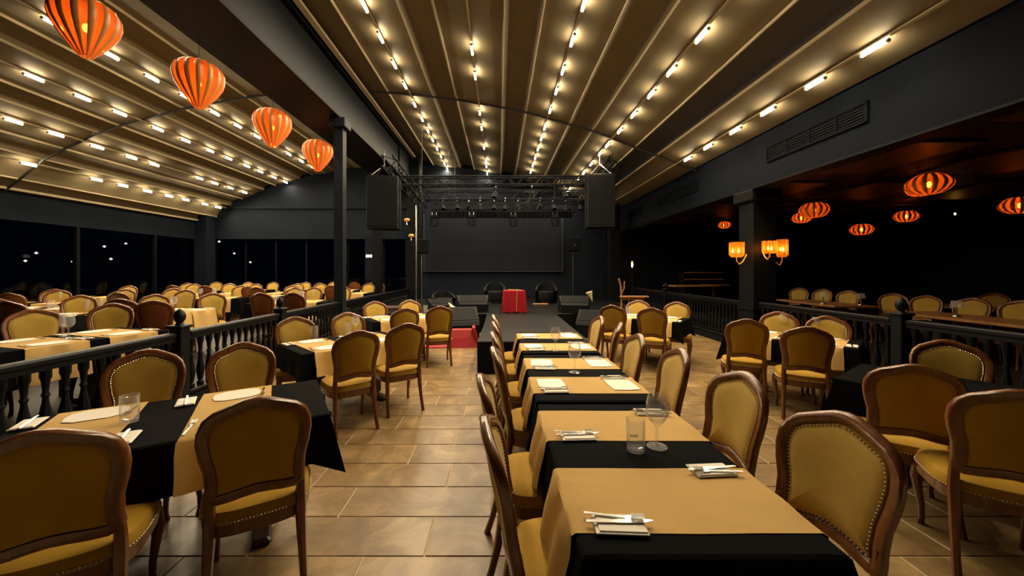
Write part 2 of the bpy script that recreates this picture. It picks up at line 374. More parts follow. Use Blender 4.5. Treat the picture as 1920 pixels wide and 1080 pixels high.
def track(x, name, c):
    MB().box((0, 0, 0), (.032, FARY+3.9, .028), Matrix.Translation((x, (FARY-4.2)/2, zc(x)-.062)) @ Matrix.Rotation(-sl(x), 4, 'Y')).build('light_track', M['profile'], c)
ROWS = [(-2.22, [6.13, 6.97, 7.87, 8.77, 9.75, 10.7, 11.6, 12.4, 13.3, 14.2, 15.1, 15.85], 'row nearest the central beam'),
        (-.51, [6.98, 7.9, 9.73, 10.8, 12.5, 14.1, 14.75, 15.85], 'sparse middle row'),
        (1.2, [3.45, 4.35, 5.25, 6.1, 7.0, 7.8, 8.75, 9.8, 10.6, 11.5, 12.4, 13.3, 14.2], 'row above the long table'),
        (2.82, [4.3, 5.19, 6.1, 6.9, 7.8, 8.7, 9.7, 10.4, 11.4, 12.4, 13.2, 14.8, 15.4], 'row right of centre'),
        (4.45, [4.43, 5.26, 6.18, 7.03, 7.94, 8.8], 'row beside the right fascia')]
for x, ys, nm in ROWS:
    track(x, nm, cR)
    for k, yy in enumerate(ys):
        tube_light(x, yy, 'warm white tube light, %s from the camera in the %s' % (ORD[k], nm), 'tube lights of the right canvas, ' + nm, .35 if x > 4 else (.5 if x > 2 else 1))
LROWS = [(-5.5, [5.0+.95*k for k in range(11)], 'left canvas row hidden behind the beam'),
         (-7.4, [6.2, 7.1, 7.95, 8.8, 9.7, 10.55, 11.4, 12.2, 13.1, 13.95, 14.8], 'left canvas row beneath the lanterns'),
         (-9.0, [7.22, 8.06, 8.85, 9.84, 10.7, 11.6, 12.4, 13.3, 14.05, 14.9, 15.7], 'left canvas second row from beam'),
         (-10.45, [8.03, 8.8, 9.7, 10.6, 11.3, 13.0, 13.7, 14.5, 15.3], 'left canvas third row from beam'),
         (-11.6, [9.2, 10.75, 11.5, 12.3, 13.1, 13.8, 14.7, 15.4], 'left canvas lowest row')]
for x, ys, nm in LROWS:
    track(x, nm, cL)
    for k, yy in enumerate(ys):
        tube_light(x, yy, 'warm white tube light, %s from the camera, %s' % (ORD[k], nm), 'tube lights, ' + nm, .5)

# ---------------------------------------------------------------- lanterns
def lantern(x, y, z, rad, prof, label, group, top, power, ribs=14, name='silk_lantern'):
    t = thing(name, label, 'lantern', (x, y, z), random.uniform(0, 1), group)
    n = ribs*6; rings = []
    for r, h in prof:
        rings.append([((r*rad*(1-.10*abs(math.cos(math.pi*ribs*j/n))**3))*math.cos(2*math.pi*j/n), (r*rad*(1-.10*abs(math.cos(math.pi*ribs*j/n))**3))*math.sin(2*math.pi*j/n), h*rad) for j in range(n)])
    MB().loft(rings, cap=False).build('shade', M['silk'], t, True)
    rw_ = .46*math.pi/ribs; rk = []
    for r, h in prof: rk.append([(q*r*rad*math.cos(a), q*r*rad*math.sin(a), h*rad) for q, a in ((.985, -rw_), (1.012, -rw_*.5), (1.012, rw_*.5), (.985, rw_), (.965, 0))])
    ribm = MB().loft(rk).mesh('rib', M['ribs'], True)
    for k in range(ribs): ob('rib', ribm, t, (0, 0, 0), 2*math.pi*(k+.5)/ribs)
    MB().tube([(0, 0, prof[-1][1]*rad-.01), (0, 0, top-z)], .005, 5).build('hanging_cord', M['xbar'], t)
    MB().lathe([(.001, -.055), (.022, -.035), (.03, 0), (.022, .03), (.001, .045)], 10).build('bulb', M['bulb'], t, True)
    ld = bpy.data.lights.new('lantern_lamp', 'POINT'); ld.energy = power; ld.color = (1, .45, .12); ld.shadow_soft_size = .05
    lo = bpy.data.objects.new('lantern_lamp', ld); COL.objects.link(lo); lo.parent = t; lo.location = (0, 0, -.1*rad)
    return t
TEAR = [(.18, -1.12), (.24, -1.05), (.34, -.92), (.52, -.68), (.74, -.36), (.92, -.02), (.99, .28), (.97, .52), (.86, .74), (.66, .90), (.42, .99), (.22, 1.02)]
FLAT = [(a_, b_*1.35) for a_, b_ in [(.25, -.42), (.5, -.40), (.8, -.27), (.97, -.08), (.97, .08), (.8, .27), (.5, .40), (.25, .42)]]
for (x, y, z, rad, nm) in [(-4.45, 4.02, 4.22, .285, 'largest and nearest, cut by the top edge'), (-4.48, 5.57, 4.39, .322, 'second nearest of four'), (-4.48, 7.38, 4.43, .342, 'third nearest of four'), (-4.48, 9.22, 4.46, .35, 'farthest of four, by the post')]:
    lantern(x, y, z, rad, TEAR, 'orange teardrop lantern under the beam, ' + nm, 'teardrop lanterns along the beam', 5.05, 1.0)
for (x, y, z, rad, nm) in [(6.85, 5.95, 2.98, .28, 'big one nearest the fascia, bright'), (7.9, 7.0, 3.13, .22, 'partly behind the big bright one'), (6.75, 8.0, 2.90, .28, 'just right of the pillar, large'),
                       (7.7, 9.5, 2.95, .22, 'small, tucked left of the pillar-side one'), (9.8, 10.1, 2.72, .26, 'hanging lowest in the dark hall'), (10.9, 10.0, 3.06, .26, 'high in the middle of the dark hall'),
                       (9.9, 7.1, 2.85, .27, 'cut by the right edge'), (7.6, 12.6, 3.15, .2, 'far one left of the pillar')]:
    lantern(x, y, z, rad, FLAT, 'flat orange pumpkin lantern, ' + nm, 'pumpkin lanterns in the right hall', 3.42, .22, name='pumpkin_lantern')

# sconces on the pillar
def sconce(x, y, z, dirx, diry, label, r=.11, h=.2, bulbs=3):
    t = thing('wall_sconce', label, 'lamp', (x, y, z), 0, 'amber sconces round the pillar')
    n = 16
    MB().lathe([(r*.7, -h*.5), (r, -h*.35), (r, h*.4), (r*.85, h*.5)], n).build('glass_shade', M['amber'], t, False)
    cr = MB()
    for k in range(8): a = 2*math.pi*k/8; cr.tube([(r*1.03*math.cos(a), r*1.03*math.sin(a), -h*.35), (r*1.03*math.cos(a), r*1.03*math.sin(a), h*.5)], .004, 4)
    cr.build('cage', M['gold'], t)
    for k in range(bulbs):
        a = 2*math.pi*k/bulbs+.5
        MB().lathe([(.001, -.03), (.014, -.01), (.012, .02), (.001, .05)], 8, Matrix.Translation((r*.5*math.cos(a), r*.5*math.sin(a), -.03))).build('candle_bulb', M['bulb2'], t, True)
    MB().tube([(0, 0, -h*.5), (0, 0, -h*.75), (-dirx*.05, -diry*.05, -h*.95), (-dirx*.12, -diry*.12, -h*.8), (-dirx*.2, -diry*.2, -h*.3)], .012, 6).build('bracket', M['gold'], t, True)
    ld = bpy.data.lights.new('sconce_lamp', 'POINT'); ld.energy = 3.2; ld.color = (1, .45, .1); ld.shadow_soft_size = .04
    lo = bpy.data.objects.new('sconce_lamp', ld); COL.objects.link(lo); lo.parent = t; lo.location = (0, 0, .0)
sconce(4.72, 7.42, 2.02, -1, 0, 'amber glass sconce on the left face of the pillar', .13, .3)
sconce(5.13, 7.08, 2.05, 0, -1, 'round amber glass sconce on the front face of the pillar', .12, .24, 2)
sconce(5.62, 7.42, 2.05, 1, 0, 'tall amber glass sconce at the right face of the pillar', .10, .36, 2)

# ---------------------------------------------------------------- railings
def baluster_mesh(h):
    s = h
    pr = [(.036, 0), (.036, .08*s), (.02, .1*s), (.030, .16*s), (.042, .3*s), (.040, .38*s), (.022, .55*s), (.018, .62*s), (.028, .66*s), (.018, .70*s), (.026, .85*s), (.036, .9*s), (.036, s)]
    return MB().lathe(pr, 8).mesh('baluster', M['rail'], True)
def railing(x, segs, z0, zt, label, newels, name='balustrade'):
    t = thing(name, label, 'railing', (x, segs[0][0], 0))
    y00 = segs[0][0]
    bm_ = baluster_mesh(zt-z0-.17)
    for a, b in segs:
        mx = (a+b)/2-y00
        MB().box((0, mx, zt-.03), (.11, b-a, .06), bev=.015).build('handrail', M['rail'], t)
        MB().box((0, mx, zt-.08), (.07, b-a, .04)).build('under_rail', M['rail'], t)
        MB().box((0, mx, z0+.045), (.10, b-a, .05), bev=.01).build('bottom_rail', M['rail'], t)
        n = int((b-a)/.135)
        for k in range(n): ob('baluster', bm_, t, (0, a-y00+(k+.5)*(b-a)/n, z0+.07))
    for yy in newels:
        nw = MB().box((0, yy-y00, (zt+.05)/2), (.14, .14, zt+.05), bev=.012).build('newel_post', M['rail'], t)
        MB().box((0, yy-y00, zt+.06), (.18, .18, .035), bev=.01).build('newel_cap', M['rail'], nw)
        MB().lathe([(.05, zt+.075), (.03, zt+.10), (.055, zt+.14), (.06, zt+.18), (.045, zt+.225), (.015, zt+.255), (.001, zt+.265)], 12, Matrix.Translation((0, yy-y00, 0))).build('finial', M['rail'], nw, True)
    MB().box((0, (segs[-1][1]-y00)/2, z0/2+.005), (.16, segs[-1][1]-y00, z0+.01)).build('plinth', M['dark'], t)
    return t
railing(-3.63, [(-.5, 4.15), (4.33, 6.1), (6.28, 8.38), (8.62, 15.9)], LZ, .91, 'black painted wooden balustrade between main floor and left hall', [4.24, 6.19])
railing(5.05, [(1.2, 4.6), (4.78, 7.2)], RZF, 1.0, 'black wooden balustrade below the fascia, right foreground', [4.69])
railing(5.05, [(7.8, 11.2), (11.4, 14.0)], RZF, .98, 'black wooden balustrade beyond the pillar towards the stage', [11.3])

# ---------------------------------------------------------------- chairs
# back outline (half), local u (sideways) / v (height)
OUT = [(a_*.945*(1.0+.10*max(0,(.66-b_))/.12), .52+(b_-.538)*(.50/.43)) for a_, b_ in [(0, .974), (.05, .968), (.11, .948), (.175, .925), (.218, .893), (.24, .85), (.245, .80), (.235, .74), (.218, .68), (.208, .62), (.205, .575), (.19, .548), (.15, .538), (.10, .545), (.05, .555), (0, .56)]]
def inset(pts, d):
    res = []
    for i, p in enumerate(pts):
        a = Vector(pts[max(i-1, 0)]); b = Vector(pts[min(i+1, len(pts)-1)])
        if i == 0: t = Vector((1, 0))
        elif i == len(pts)-1: t = Vector((-1, 0))
        else: t = (b-a).normalized()
        n = Vector((t.y, -t.x)); q = Vector(p)+n*d
        res.append((max(q.x, 0) if i not in (0, len(pts)-1) else 0, q.y))
    return res
def full(h): return h+[(-u, v) for u, v in reversed(h[1:-1])]
def bmap(u, v, wv):     # back plane mapping: recline, slight concave curve; w>0 towards the front
    yy = -.215-(v-.48)*.20+.05*(u/.25)**2+wv
    return (u, yy, v)
OF = full(OUT)
IN = full(inset(OUT, .048)); MD = full(inset(OUT, .022)); EO = full(inset(OUT, .007))
def chair_meshes():
    ms = {}
    n = len(OF)
    def ring(pts, wv): return [bmap(u, v, wv) for u, v in pts]
    rs = [ring(EO, .022), ring(MD, .027), ring(full(inset(OUT, .040)), .020), ring(IN, .012), ring(IN, -.014), ring(MD, -.020), ring(EO, -.018), ring(OF, -.008), ring(OF, .012)]
    mb = MB(); v = [p for r in rs for p in r]; f = []
    for i in range(len(rs)):
        i2 = (i+1) % len(rs)
        for j in range(n): k = (j+1) % n; f.append((i*n+j, i*n+k, i2*n+k, i2*n+j))
    mb.add(v, f)
    # little crest carving
    mb.add([], [])
    ms['back_frame'] = mb.mesh('back_frame', M['wood'], True)
    def pad(w0, w1, s):
        cen = (0, .77); mb = MB(); rings = []
        for t, k in ((0, 1.0), (.35, .97), (.62, .90), (.82, .76), (.93, .56), (.985, .32), (1, .10)):
            rings.append([bmap(cen[0]+(u-cen[0])*k, cen[1]+(v_-cen[1])*k, w0+(w1-w0)*t) for u, v_ in IN])
        mb.loft(rings, cap=False); b = len(mb.v)-n
        mb.f.append(tuple(b+j for j in range(n)))
        return mb
    ms['pad'] = lambda m: pad(.004, .036, 1).mesh('back_cushion', m, True)
    ms['rear'] = lambda m: pad(-.004, -.016, -1).mesh('rear_panel', m, True)
    # nails round the front cushion
    mb = MB(); LP = full(inset(OUT, .055)); tot = []
    def beads(pts3, sp, r, closed=True):
        P = [Vector(p) for p in pts3]; 
        if closed: P.append(P[0])
        acc = 0
        for a, b in zip(P, P[1:]):
            L = (b-a).length; d = sp-acc
            while d <= L:
                q = a+(b-a)*(d/L); mb.add([(q.x+r, q.y, q.z), (q.x-r, q.y, q.z), (q.x, q.y+r, q.z), (q.x, q.y-r, q.z), (q.x, q.y, q.z+r), (q.x, q.y, q.z-r)], [(0, 2, 4), (2, 1, 4), (1, 3, 4), (3, 0, 4), (2, 0, 5), (1, 2, 5), (3, 1, 5), (0, 3, 5)]); d += sp
            acc = (acc+L) % sp
    beads([bmap(u, v, .021) for u, v in LP], .0150, .0050)
    # seat outline
    SO = []
    for i in range(40):
        a = 2*math.pi*i/40; c, s_ = math.cos(a), math.sin(a)
        x = abs(c)**.55*math.copysign(1, c); yy = abs(s_)**.55*math.copysign(1, s_)
        wd = .225+.03*(yy+1)/2
        SO.append((x*wd, .02+yy*.235+.018*(1-abs(x)**2)*(1 if yy > 0 else 0)))
    beads([(x*1.022, .02+(y_-.02)*1.022, .428) for x, y_ in SO], .0150, .0050)
    ms['nail_trim'] = mb.mesh('nail_trim', M['nail'])
    def sring(k, z): return [(x*k, .02+(y_-.02)*k, z) for x, y_ in SO]
    ms['seat'] = lambda m: MB().loft([sring(.97, .40), sring(1.0, .425), sring(1.005, .45), sring(.97, .475), sring(.85, .492), sring(.6, .50), sring(.25, .503)]).mesh('seat', m, True)
    ms['apron'] = MB().loft([sring(.93, .352), sring(.985, .36), sring(1.0, .38), sring(.99, .40), sring(1.01, .412), sring(1.0, .424)]).mesh('seat_rail', M['wood'], True)
    for s in (-1, 1):
        ms['fleg%d' % s] = MB().tube([(s*.205, .20, .425), (s*.215, .215, .36), (s*.222, .228, .30), (s*.214, .222, .22), (s*.202, .212, .12), (s*.200, .212, .05), (s*.206, .222, .0)], [.026, .030, .028, .021, .016, .015, .020], 8).mesh('leg', M['wood'], True)
        ms['rleg%d' % s] = MB().tube([(s*.183, -.207, .62), (s*.186, -.197, .54), (s*.186, -.187, .48), (s*.186, -.19, .42), (s*.187, -.20, .33), (s*.192, -.222, .2), (s*.196, -.25, .09), (s*.20, -.28, 0)], [.019, .022, .024, .026, .024, .020, .018, .020], 8, flat=1.0).mesh('leg', M['wood'], True)
    return ms
CM = chair_meshes()
SEATV = CM['seat'](M['velvet']); PADV = CM['pad'](M['velvet_front_lit']); REARV = CM['rear'](M['velvet'])
SEATP = CM['seat'](M['velvet_pale']); PADP = CM['pad'](M['velvet_pale']); REARL = CM['rear'](M['leather'])
def make_chair(var):
    t = ob('dining_chair', None)
    seat, pad, rear = (SEATV, PADV, REARV) if var == 0 else (SEATP, PADP, REARL)
    ob('back_frame', CM['back_frame'], t); ob('back_cushion', pad, t); ob('rear_panel', rear, t)
    ob('seat', seat, t); ob('seat_rail', CM['apron'], t); tag(ob('nail_trim', CM['nail_trim'], t), kind='stuff')
    for s in (-1, 1): ob('leg', CM['fleg%d' % s], t); ob('leg', CM['rleg%d' % s], t)
    return t
PROTO = {0: make_chair(0), 1: make_chair(1)}; used = set()
def chair(cx, cy, ang, label, group, z=0, var=0):
    """crest at cx, cy; ang = direction the sitter faces, degrees from +X"""
    t = PROTO[var] if var not in used else copy_tree(PROTO[var]); used.add(var)
    a = R(ang); t.location = (cx+.31*math.cos(a), cy+.31*math.sin(a), z); t.rotation_euler = (0, 0, a-math.pi/2)
    tag(t, label, 'chair', group); return t

# ---------------------------------------------------------------- tables
def drape(L, W, drop, cdrop, flare=.05, seed=0, side_only=False):
    """cloth over an L x W top, z=0 at the top"""
    rnd = random.Random(seed); mb = MB(); e = .012
    per = []   # (x,y, outward, is_corner)
    nx, ny = 16, 10
    hx, hy = L/2, W/2
    def side(p0, p1, n, nrm):
        for i in range(1, n):
            t = i/n; per.append((p0[0]+(p1[0]-p0[0])*t, p0[1]+(p1[1]-p0[1])*t, nrm, min(i, n-i)))
    corners = [(-hx, -hy), (hx, -hy), (hx, hy), (-hx, hy)]; nr = [(0, -1), (1, 0), (0, 1), (-1, 0)]; nn = [nx, ny, nx, ny]
    for k in range(4):
        c = corners[k]; d = Vector((nr[k-1][0]+nr[k][0], nr[k-1][1]+nr[k][1])).normalized()
        per.append((c[0], c[1], (d.x, d.y), 0)); side(c, corners[(k+1) % 4], nn[k], nr[k])
    n = len(per); rings = [[], [], [], [], []]
    ph = rnd.uniform(0, 6)
    for i, (x, y_, d, q) in enumerate(per):
        wob = .5+.5*math.sin(i*1.9+ph)
        if q == 0: fo, dr = flare*2.0, cdrop
        elif q == 1: fo, dr = flare*.45, drop+(cdrop-drop)*.12
        else: fo, dr = flare*(.25+.35*wob), drop*(1+.03*math.sin(i*.8+ph))
        rings[0].append((x-d[0]*.01, y_-d[1]*.01, .003)); rings[1].append((x+d[0]*.004, y_+d[1]*.004, -.004))
        rings[2].append((x+d[0]*(.01+fo*.25), y_+d[1]*(.01+fo*.25), -dr*.3)); rings[3].append((x+d[0]*(.012+fo*.65), y_+d[1]*(.012+fo*.65), -dr*.68))
        rings[4].append((x+d[0]*(.012+fo), y_+d[1]*(.012+fo), -dr))
    mb.loft(rings, cap=False); mb.f.append(tuple(range(n-1, -1, -1))[::-1])
    return mb
def runner_mesh(wd, W, drop, seed=0):
    rnd = random.Random(seed); mb = MB(); hy = W/2+.008; rows = []
    prof = [(-hy-.062, -drop), (-hy-.046, -drop*.64), (-hy-.024, -drop*.28), (-hy-.008, -.004), (-hy+.006, .0055), (-hy*.5, .0055), (0, .0055), (hy*.5, .0055), (hy-.006, .0055), (hy+.008, -.004), (hy+.024, -drop*.28), (hy+.046, -drop*.64), (hy+.062, -drop)]
    for yy, zz in prof:
        k = max(0, (abs(yy)-hy)); sk = rnd.uniform(-.004, .004)
        sgn = 1 if yy > 0 else -1
        rows.append([((-wd/2+wd*i/10)*(1+.6*k)+sk, yy+sgn*(.010*math.sin(i*1.1+seed) if k > .009 else 0), zz+(0 if k <= 0 else -.004*math.sin(i))) for i in range(11)])
    mb.loft(rows, cap=False, closed=False); return mb
def polygon_plate(pts, th): return MB().prism(pts, 0, th)
PLACEM = polygon_plate([(-.125, -.07), (-.07, -.105), (.07, -.105), (.125, -.07), (.135, 0), (.125, .07), (.07, .105), (-.07, .105), (-.125, .07), (-.135, 0)], .0025).mesh('paper_placemat', M['paper'])
PLACER = polygon_plate([(-.13, -.095), (.0, -.1), (.13, -.095), (.14, 0), (.13, .095), (0, .10), (-.13, .095), (-.14, 0)], .0025).mesh('paper_placemat', M['paper'])
nb = MB(); nb.box((0, -.012, .003), (.17, .10, .006), bev=.002); nb.box((.004, -.010, .008), (.155, .088, .004), bev=.0015)
NAPK = nb.mesh('napkin', M['paper'])
kb = MB(); kb.prism([(-.11, -.006), (-.02, -.007), (0, -.009), (.09, -.008), (.115, .002), (.10, .008), (0, .009), (-.02, .006), (-.11, .006)], 0, .003); KNIFE = kb.mesh('knife', M['steel'])
fb = MB(); fb.prism([(-.1, -.006), (-.02, -.004), (.03, -.0035), (.04, -.011), (.058, -.012), (.058, .012), (.04, .011), (.03, .0035), (-.02, .004), (-.1, .006)], 0, .003)
for k in range(4): fb.box((.077, -.0105+.007*k, .004), (.042, .0032, .002), Matrix.Rotation(-.08, 4, 'Y'))
FORK = fb.mesh('fork', M['steel'])
def lathe_glass(prof): return MB().lathe(prof, 24).mesh('glass', M['glass'], True)
WINE = lathe_glass([(.0, 0), (.048, .001), (.048, .004), (.010, .011), (.007, .03), (.006, .09), (.012, .105), (.038, .13), (.053, .16), (.049, .21), (.039, .25), (.0365, .25), (.0465, .21), (.0503, .16), (.036, .133), (.0, .112)])
TUMB = lathe_glass([(0, 0), (.040, 0), (.041, .004), (.044, .15), (.0418, .15), (.0385, .014), (0, .010)])
TALL = lathe_glass([(0, 0), (.03, 0), (.03, .004), (.005, .012), (.006, .09), (.022, .12), (.028, .20), (.022, .26), (.018, .26), (.025, .20), (.019, .121), (0, .10)])
def glass(kind, x, y_, z, label, group='glasses on the dark-clothed tables'):
    me, nm = {'w': (WINE, 'wine_glass'), 't': (TUMB, 'tumbler'), 'f': (TALL, 'stem_glass')}[kind]
    o = ob(nm, me, None, (x, y_, z), random.uniform(0, 6)); return tag(o, label, 'glass', group)
TABLES = []
def base_mesh(L, W, H):
    top = MB().box((0, 0, H-.02), (L-.01, W-.01, .035), bev=.006)
    return top
def table(cx, cy, ang, L, W, who, runners=(-.35, .35), z=0, drop=.25, cdrop=.335, cloth=True, rw=.4, settings=True, H=.742, seed=0, rows=False, names=('near side', 'far side'), group='black clothed dining tables'):
    a = R(ang)
    t = thing('dining_table', 'dining table under black cloth, ' + who, 'table', (cx, cy, z), a, group)
    base_mesh(L, W, H).build('tabletop', M['tabledark'], t)
    for s in (-1, 1):
        MB().box((s*L*.27, 0, (H-.03)/2+.02), (.14, .09, H-.08), bev=.01).build('pedestal', M['tabledark'], t)
        MB().box((s*L*.27, 0, .022), (.10, W*.72, .044), bev=.015).build('foot', M['tabledark'], t)
    c = drape(L, W, drop, cdrop, seed=seed+3).build('tablecloth', M['cloth'], None, True); c.location = (cx, cy, z+H+.002); c.rotation_euler.z = a
    tag(c, 'black tablecloth draped over table, ' + who, 'tablecloth', 'black tablecloths')
    mx = RZ(a, (cx, cy, z+H+.002))
    for i, rx in enumerate(runners):
        r = runner_mesh(rw, W, drop*.96, seed+i).build('table_runner', M['runner'], None, True)
        r.matrix_world = mx @ Matrix.Translation((rx, 0, 0))
        side = 'its ' + ORD[i] + ' runner'
        tag(r, 'tan linen runner, %s, %s' % (ORD[i]+' one', who), 'runner', 'tan table runners')
        if settings:
            for s, sn in ((-1, names[0]), (1, names[1])):
                ph = '%s, %s, %s' % (sn, ORD[i]+' runner', who)
                jit = random.uniform(-.02, .02); rz = a+(0 if s < 0 else math.pi)+random.uniform(-.08, .08)
                def put(nm, me, lx, ly, lz, rot, lb, ct):
                    o = ob(nm, me); p = mx @ Vector((rx+lx, ly, lz)); o.location = p; o.rotation_euler.z = rot; tag(o, lb+', '+ph, ct, 'place settings'); return o
                if not (rows and i == 0 and who.startswith('nearest')) and not (rows and who.startswith('nearest')):
                    put('paper_placemat', PLACER if rows else PLACEM, -.0, s*(W/2-.14), .008, rz, 'white paper placemat', 'placemat')
                off_ = .165 if rows else .245
                put('napkin', NAPK, -s*off_+jit, s*(W/2-.15), .0085, rz+math.pi/2, 'folded white napkin', 'napkin')
                put('knife', KNIFE, -s*(off_+.01)+jit, s*(W/2-.15), .021, rz+math.pi/2+.05, 'steel table knife on napkin', 'knife')
                if rows: put('fork', FORK, -s*.15+jit, s*(W/2-.14), .0215, rz+math.pi/2-.14, 'steel fork on napkin', 'fork')
                else: put('fork', FORK, s*.165+jit, s*(W/2-.15), .0085, rz+math.pi/2-.1, 'steel fork beside placemat', 'fork')
    return mx
# row of three tables towards the runway
RN = ('right place', 'left place')
table(.65, 1.755, 90, 1.28, .80, 'nearest central table', (-.345, .315), seed=11, rows=True, names=RN)
table(.65, 3.13, 90, 1.35, .80, 'middle central table', (-.335, .31), seed=12, rows=True, names=RN)
table(.65, 4.55, 90, 1.32, .80, 'last central table', (-.36, .34), seed=13, rows=True, names=RN)
table(-1.87, 2.2, 31, 1.5, .82, 'left foreground table', (-.43, .25), seed=1)
table(-1.85, 4.56, 46, 1.3, .8, 'second left table', (-.33, .33), seed=2)
table(-1.78, 6.9, 34, 1.3, .8, 'third left table', (-.33, .33), seed=3)
table(2.7, 6.85, -38, 1.3, .8, 'table right of the runway', (-.33, .33), seed=4)
table(3.75, 4.8, -47, 1.3, .8, 'right middle table', (-.33, .33), seed=5)
table(3.4, 2.66, -55, 1.35, .82, 'right foreground table', (), settings=False, seed=6)
for k, (yy, dx) in enumerate([(1.47, .02), (2.08, -.03), (2.84, .03), (3.56, .01), (4.27, .01), (4.95, 0)]):
    chair(-.07+dx, yy, random.uniform(-5, 5) if k else 2, 'mustard chair on the left of the central row, %s from the camera' % ORD[k], 'chairs along the left of the central row')
for k, (yy, dx, da) in enumerate([(1.51, .0, 12), (2.13, -.0, 4), (2.78, -.05, -3), (3.42, -.12, 0), (4.2, -.04, -16), (4.8, -.1, 2)]):
    chair(1.40+dx, yy, 180+da, 'mustard chair on the right of the central row, %s from the camera' % ORD[k], 'chairs along the right of the central row')
G = 'mustard chairs round the angled tables'
for x, y_, a, lb in [(-1.79, 1.45, 121, 'mustard chair seen from behind at the extreme left foreground'), (-1.19, 1.83, 121, 'mustard chair seen from behind, left foreground, nearest the aisle'),
                    (-2.76, 2.93, -59, 'mustard chair facing us, left side of the foreground table'), (-2.21, 3.22, -59, 'mustard chair facing us, right side of the foreground table'),
                    (-1.46, 3.88, 128, 'mustard chair from behind, nearer aisle side of second left table'), (-1.09, 4.43, 124, 'mustard chair from behind, farther aisle side of second left table'),
                    (-2.76, 5.05, -55, 'mustard chair facing us by the railing, second left table, left one'), (-2.27, 5.58, -55, 'mustard chair facing us, second left table, right one'),
                    (-1.55, 6.2, 118, 'mustard chair from behind at third left table, left one'), (-1.05, 6.6, 106, 'mustard chair from behind at third left table, beside the red ramp'),
                    (-2.55, 7.65, -62, 'mustard chair facing us, third left table, by the balustrade'), (-1.93, 8.0, -62, 'mustard chair facing us, third left table, nearer the stage'),
                    (2.05, 6.78, 60, 'mustard chair from behind, right of runway, left one'), (2.57, 6.3, 62, 'mustard chair from behind, right of runway, right one'),
                    (2.97, 7.95, -118, 'mustard chair facing us in front of the wooden easel'), (3.57, 7.5, -116, 'mustard chair facing us, right of runway, farther right'),
                    (3.2, 4.82, 62, 'mustard chair from behind, right middle table, left one'), (3.44, 4.16, 60, 'mustard chair from behind, right middle table, right one'),
                    (4.25, 5.68, -122, 'mustard chair facing us at the foot of the pillar'), (4.5, 5.13, -122, 'mustard chair facing us, right middle table, by balustrade'),
                    (2.76, 2.47, 56, 'mustard chair from behind, right foreground, behind the bright chair'), (2.72, 1.94, 56, 'mustard chair from behind cut by the right edge'),
                    (4.0, 3.34, -124, 'mustard chair facing us against the right balustrade')]:
    chair(x*.935, y_*.935, a, lb, G)

# glasses near by
ZT = .752
glass('w', .76, 1.80, ZT, 'large wine glass on black cloth, nearest table of the row')
tg = glass('t', .645, 1.765, ZT, 'short tumbler beside the large wine glass')
sq = []
for k in range(20): sq.append((.0428*math.cos(-1.9+k*.045), .0428*math.sin(-1.9+k*.045), .05+.008*math.sin(k*1.7)))
MB().tube(sq, .0011, 4).build('etched_logo', M['dark'], tg)
glass('w', .63, 3.12, ZT, 'wine glass at the middle of the central row')
glass('w', .60, 3.98, ZT, 'wine glass farther along the central row')
for (x, y_, k, lb) in [(-2.08, 2.10, 't', 'tumbler on the tan runner, left foreground table'), (-2.35, 4.75, 't', 'tumbler near the chair, second left table'), (-2.05, 5.05, 't', 'tumbler in the pair on second left table, left'), (-1.93, 5.02, 'w', 'stemmed glass in the pair on second left table'),
                    (-1.5, 7.6, 't', 'tumbler on the third left table'), (3.55, 5.35, 't', 'tumbler left on the right middle table'), (4.0, 5.25, 'w', 'wine glass on the right middle table'), (4.12, 4.85, 'w', 'wine glass at the right end, right middle table'), (2.55, 7.4, 't', 'tumbler on the table right of the runway')]:
    glass(k, x, y_, ZT, lb)

# ---------------------------------------------------------------- stage
st = thing('stage', 'black stage platform with runway reaching into the room', 'stage', (0, 12, 0))
sb = MB(); sb.box((.38, 12.8-12, .25), (7.7, 6.3, .5), bev=.012); sb.build('main_deck', M['stage'], st)
MB().prism([(-.34, 5.78-12), (1.40, 5.78-12), (1.45, 9.7-12), (-.28, 9.7-12)], 0, .5).build('runway', M['stage'], st)
MB().box((.55, 7.7-12, .503), (1.72, 3.8, .006)).build('runway_carpet', M['stage'], st)
for k in range(1): MB().box((.53, 5.775-12, .25), (1.70, .01, .47)).build('skirt_panel', M['dark'], st)
# screen
sc = thing('led_screen', 'large dark blank screen on the back of the stage', 'screen', (-.25, 15.93, 1.65))
MB().box((0, 0, 1.26), (5.85, .12, 2.6), bev=.01).build('screen_panel', M['screen'], sc)
MB().box((0, .02, -.06), (5.9, .14, .06)).build('bottom_frame', M['xbar'], sc)
for s in (-1, 1): MB().box((s*2.95, .02, 1.17), (.05, .14, 2.42)).build('side_frame', M['xbar'], sc)
# red draped box
rb = thing('draped_box', 'square box under red cloth with gold stripe on the stage', 'box', (.4, 10.15, .5), .05)
d_ = drape(.56, .5, .56, .56, .03, 5); [None for _ in ()]
d_.build('red_cloth', M['red'], rb, True).location = (0, 0, .57)
MB().box((0, 0, .28), (.5, .44, .55)).build('inner_box', M['dark'], rb)
MB().box((.04, -.272, .29), (.012, .02, .55), Matrix.Rotation(.04, 4, 'Y')).build('gold_stripe', M['gold'], rb)
MB().box((.0, 0, .585), (.35, .12, .012), Matrix.Rotation(.03, 4, 'Y')).build('gold_band', M['gold'], rb)
def plank(x, y_, z, l, m, lb): return tag(MB().box((0, 0, .02), (l, .16, .04), bev=.01).build('board', m, None), lb, 'board')
p = plank(0, 0, 0, .5, M['orangewood'], 'short light wooden board on stage behind the red box'); p.location = (1.35, 12.2, .5)
p = plank(0, 0, 0, .22, M['red'], 'small red piece on stage left of the red box'); p.location = (-.45, 12.4, .5)
